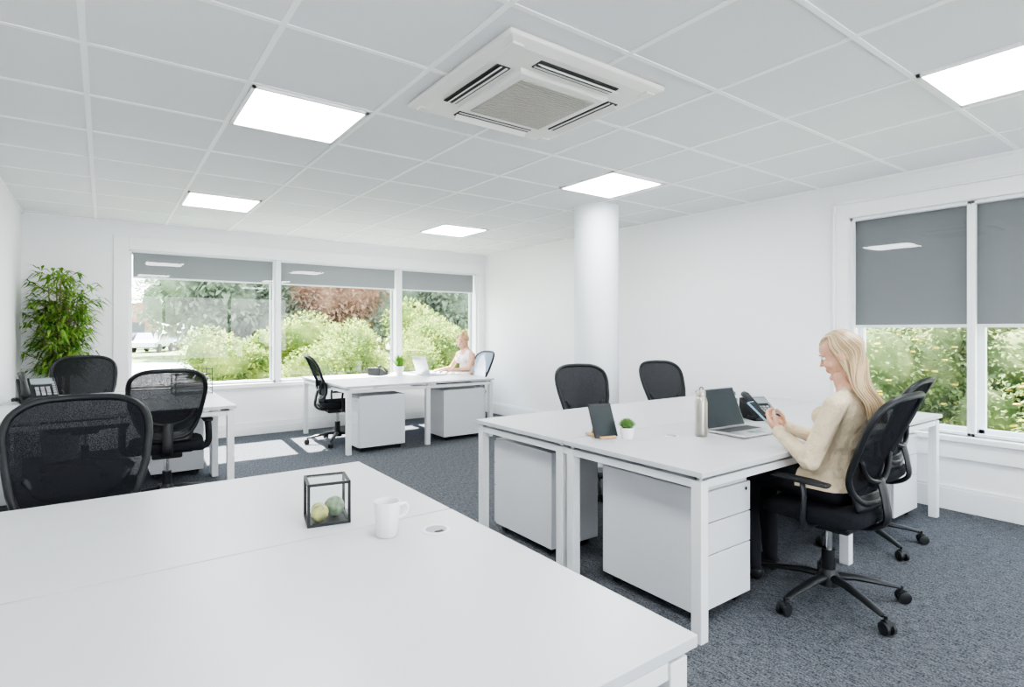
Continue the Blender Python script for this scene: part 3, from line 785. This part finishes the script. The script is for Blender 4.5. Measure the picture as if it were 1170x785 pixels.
# mug
e=empty('coffee_mug',(.672,1.545,ZT),r_(-25))
part('mug_body',MB().lathe([(.026,0),(.030,.003),(.0385,.098),(.0385,.102),(.0355,.102),(.0345,.095),(.027,.008)],n=36),CERAM,e,smooth=True)
part('mug_handle',MB().loft(catmull([(.034,0,.088),(.052,0,.092),(.060,0,.078),(.052,0,.06),(.033,0,.05)],5),[(.005,.006)]*21,8,up=(0,1,0)),CERAM,e,smooth=True)
def grom(x,y):
    e=empty('cable_grommet',(x,y,ZT))
    part('ring',MB().lathe([(.043,0),(.043,.002),(.040,.004),(.033,.004),(.032,.001)],n=36),PED,e,smooth=True)
    part('lid',MB().lathe([(.031,0),(.031,.0025)],n=32),KEYG,e)
    part('cable_slot',MB().box((-.014,-.031,.0025),(.014,-.012,.0030)),GAP,e)
grom(.81,1.50); grom(2.62,2.05); grom(.2,5.7); grom(2.7,2.6); grom(2.6,6.4)
# letter tray
e=empty('wire_letter_tray',(.68,6.10,ZT),r_(4))
m=MB(); 
for z in (.01,.10,.19):
    w,d=.15,.12; ring=[(-w,-d,z),(w,-d,z),(w,d,z),(-w,d,z)]
    for rz_ in (0,.05): m.loft([(p[0],p[1],p[2]+rz_) for p in ring],.0028,6,closed=True,up=(0,0,1))
    for k in range(11): q=-w+2*w*k/10; m.loft([(q,-d,z),(q,d,z)],.0015,5)
    for k in range(4): q=-d+2*d*k/3; m.loft([(-w,q,z),(w,q,z)],.0015,5)
for sx in (-1,1):
    for sy in (-1,1): m.loft([(sx*.15,sy*.12,0),(sx*.15,sy*.12,.25)],.0035,6)
part('wire_frame',m,BLK,e,smooth=True)
# desk plant
e=empty('potted_grass_plant',(3.28,7.12,ZT))
part('pot',MB().lathe([(.045,0),(.06,.10),(.061,.115),(.054,.115),(.052,.10)],n=28),CERAM,e,smooth=True)
part('soil',MB().lathe([(.053,.09),(.053,.105)],n=20),SOIL,e)
m=MB()
for k in range(120):
    a=rnd(0,2*pi); el=rnd(.6,1.45); L=rnd(.14,.24); d=V((math.cos(a)*math.cos(el),math.sin(a)*math.cos(el),math.sin(el))); m.leaf((rnd(-.02,.02),rnd(-.02,.02),.10),d,L,.022,droop=.25*math.cos(el))
part('leaves',m,LEAF,e)
# tall bamboo plant
e=empty('potted_bamboo_plant',(-.36,7.47,0))
part('planter',MB().lathe([(.14,0),(.17,.30),(.175,.32),(.155,.32),(.15,.28)],n=32),POTG,e,smooth=True)
part('soil',MB().lathe([(.152,.27),(.152,.295)],n=24),SOIL,e)
st=MB(); lf=MB()
for k in range(9):
    a=k*2.4; r0=.03+.05*(k%3)/2; top=V((math.cos(a)*rnd(.06,.22),math.sin(a)*rnd(.06,.18),rnd(1.5,2.08)))
    P=catmull([V((math.cos(a)*r0,math.sin(a)*r0,.28)),V((math.cos(a)*.08,math.sin(a)*.08,1.0)),top],6)
    st.loft(P,[.010*(1-.55*i/len(P)) for i in range(len(P))],7,dome=True)
    for i in range(5,len(P)):
        for q in range(5):
            b=rnd(0,2*pi); d=V((math.cos(b),math.sin(b),rnd(.2,1.0))).normalized(); L=rnd(.08,.22); tip=P[i]+d*L
            st.loft([P[i],tip],[.003,.0015],5)
            for u in range(7):
                b2=b+rnd(-1.1,1.1); d2=V((math.cos(b2),math.sin(b2),rnd(-.2,.8))); lf.leaf(P[i].lerp(tip,rnd(.4,1)),d2,rnd(.11,.20),rnd(.018,.029),droop=rnd(.2,.6))
for p in lf.v+st.v:
    p.x=max(p.x,-.31); p.y=min(p.y,.33)
part('canes',st,STEM,e,smooth=True); part('leaves',lf,BAMB,e)

# ---------------------------------------------------------------- exterior
part('ground',MB().box((-30,YB+.32,-.35),(60,90,-.25)).box((XR+.33,-12,-.35),(60,YB+.32,-.25)),GRASS)
part('terrace_paving',MB().box((-12,-16,-.35),(16,YF-.25,-.22)),BOUNCE)  # unseen pale slab added to bounce daylight onto the ceiling
part('road',MB().box((-30,17,-.25),(60,33,-.24)),ASPH)
def cloudmesh(nm,R,n,size,mat,lump=7,fl=0):
    m=MB(); cs=[(V((rnd(-.6,.6)*R[0],rnd(-.6,.6)*R[1],rnd(-.5,.6)*R[2])),rnd(.4,.62)) for _ in range(lump)]
    for i in range(n):
        c,k=random.choice(cs); d=V((random.gauss(0,1),random.gauss(0,1),random.gauss(0,1))).normalized()
        p=c+V((d.x*R[0],d.y*R[1],d.z*R[2]))*k*rnd(.75,1.05)
        dd=(d+V((rnd(-1,1),rnd(-1,1),rnd(-.6,1)))).normalized(); m.leaf(p,dd,size*rnd(.7,1.3),size*rnd(.4,.7),droop=rnd(0,.4))
    for i in range(fl):
        c,k=random.choice(cs); d=V((random.gauss(0,1),random.gauss(0,1),random.gauss(0,1))).normalized()
        q=c+V((d.x*R[0],d.y*R[1],d.z*R[2]))*k*1.04
        for u in range(5):
            m.ell(q+V((.018*math.cos(u*1.257),.018*math.sin(u*1.257),0)),(.014,.014,.010),n=6,mi=1)
    for c,k in cs: m.ell(c,(R[0]*k*.74,R[1]*k*.74,R[2]*k*.74),n=12)
    return mesh_of(nm,m,[mat,FLOWER])
bm_=[cloudmesh('bush_foliage',(1,.8,.9),8000,.085,BUSHM) for _ in range(2)]+[cloudmesh('flowering_foliage',(1,.8,.9),9000,.07,BUSHHAZE,fl=110)]
def bush(x,y,s,sz=1,k=0):
    e=empty('bush',(x,y,-.25)); o=bpy.data.objects.new('foliage',bm_[k]); col.objects.link(o); o.parent=e; o.location=(0,0,.85*s*sz*.9); o.scale=(s,s,s*sz); o.rotation_euler=(0,0,rnd(0,6))
    part('stems',MB().loft([(0,0,0),(.05,0,.5*s)],.03,6).loft([(.1,.05,0),(-.1,0,.6*s)],.025,6),STEM,e)
i=0
for (x,y,s,z) in [(1.0,10.6,.55,.8),(2.0,11.2,.95,.95),(2.9,10.4,.9,1.0),(3.9,11.2,1.0,1.0),(4.9,10.6,.95,1.0),(5.9,11.2,1.05,1.0),(6.9,10.8,1.05,1.05),(8.0,11.5,1.1,1.1),(.2,11.6,.5,.7),(3.2,13,1.15,.95),(5,13,1.15,1.0),(7,13.2,1.2,1.1),(9.2,13,1.3,1.15)]:
    bush(x,y,s,z,i%2); i+=1
for (x,y,s,z) in [(8.2,3.4,1.1,1.1),(8.6,2.2,1.1,1.1),(8.1,1.0,1.0,1.0),(9.6,4.6,1.4,1.3),(9.9,1.6,1.4,1.3),(8.4,-.3,1.1,1.1),(10.2,3.2,1.5,1.3),(10,-.8,1.4,1.3),(11,6.5,1.5,1.4),(9,6,1.2,1.2)]:
    bush(x,y,s,z,2); i+=1
tm=[cloudmesh('tree_crown',(2.6,2.6,2.6),7500,.32,TREEM,9),cloudmesh('copper_crown',(2.4,2.4,2.4),6500,.30,REDM,9)]
def tree(x,y,s,k=0):
    e=empty('tree',(x,y,-.25)); o=bpy.data.objects.new('crown',tm[k]); col.objects.link(o); o.parent=e; o.location=(0,0,2.3*s); o.scale=(s,)*3; o.rotation_euler=(0,0,rnd(0,6))
    part('trunk',MB().loft([(0,0,0),(.05,0,1.2*s),(0,.1,2.4*s)],[.22,.16,.10],10),STEM,e,smooth=True)
for (x,y,s,k) in [(5.6,40,1.5,0),(8.8,41,1.5,0),(13.2,39,1.4,1),(17.5,41,1.5,0),(22,40,1.5,0),(27,43,1.6,0),(33,43,1.6,0),(15,50,1.9,0),(10.5,48,1.7,0)]: tree(x,y,s,k)
e=empty('brick_building',(1.2,64,-.25)); m=MB().box((-6,0,0),(3.0,8,4.2)); m.add([(-6.2,-.2,4.2),(3.2,-.2,4.2),(3.2,8.2,4.2),(-6.2,8.2,4.2),(-6.2,4,6),(3.2,4,6)],[(0,1,5,4),(2,3,4,5),(0,4,3),(1,2,5),(0,3,2,1)],1)
for k in range(4): m.box((-5+k*2,-.05,1),(-4+k*2,.05,2.4),2)
part('house_shell',m,[BRICK,BLDW,CARGL],e)
def car(x,y,rz,paint):
    e=empty('parked_car',(x,y,-.24),rz)
    pr=[(-2.1,.35),(-2.05,.75),(-1.2,.9),(-.6,1.4),(.9,1.42),(1.6,.98),(2.05,.85),(2.1,.4)]
    vs=[(a,-.85,b) for a,b in pr]+[(a,.85,b) for a,b in pr]; n=len(pr)
    fs=[tuple(range(n)),tuple(reversed(range(n,2*n)))]+[(i,(i+1)%n,(i+1)%n+n,i+n) for i in range(n)]
    part('car_body',MB().add(vs,fs),paint,e,bevel=.08,seg=3)
    part('car_windows',MB().add([(a,s*.86,b) for s in (-1,1) for a,b in ((-1.0,.95),(-.55,1.32),(.85,1.34),(1.35,.98))],[(0,1,2,3),(4,5,6,7)]),CARGL,e)
    m=MB()
    for a in (-1.3,1.3):
        for s in (-.82,.82): m.lathe([(.32,-.1),(.32,.1)],(a,s,.32),n=20,R=rotx(pi/2))
    part('wheels',m,TYRE,e,smooth=True)
car(3.0,50,1.2,CARG); car(5.0,54,1.0,CARR); car(2.6,57,.3,CARR)

# ---------------------------------------------------------------- light
wd=bpy.data.worlds.new('World'); scene.world=wd; wd.use_nodes=True
nt=wd.node_tree; bg=nt.nodes['Background']
tc=nt.nodes.new('ShaderNodeTexCoord'); sp=nt.nodes.new('ShaderNodeSeparateXYZ'); rp=nt.nodes.new('ShaderNodeValToRGB')
nt.links.new(tc.outputs['Generated'],sp.inputs[0]); nt.links.new(sp.outputs['Z'],rp.inputs[0]); nt.links.new(rp.outputs[0],bg.inputs[0])
rp.color_ramp.elements[0].position=0; rp.color_ramp.elements[0].color=(.97,.98,1,1); rp.color_ramp.elements[1].position=.6; rp.color_ramp.elements[1].color=(.72,.84,1,1)
bg.inputs[1].default_value=9.8
sl=bpy.data.lights.new('sun','SUN'); sl.energy=64; sl.angle=.009; sl.color=(1,.96,.90)
so=bpy.data.objects.new('sun',sl); col.objects.link(so); so.location=(3,12,8)
so.rotation_euler=V((-.05,-.84,-1)).to_track_quat('-Z','Y').to_euler()

cam=bpy.data.cameras.new('camera'); co=bpy.data.objects.new('camera',cam); col.objects.link(co)
co.location=(0,0,1.34); co.rotation_euler=(pi/2,0,-math.atan2(.5888,.8083))
cam.sensor_width=36; cam.lens=641/1170*36; cam.shift_y=-14.5/1170; cam.clip_start=.05; cam.clip_end=300
scene.camera=co
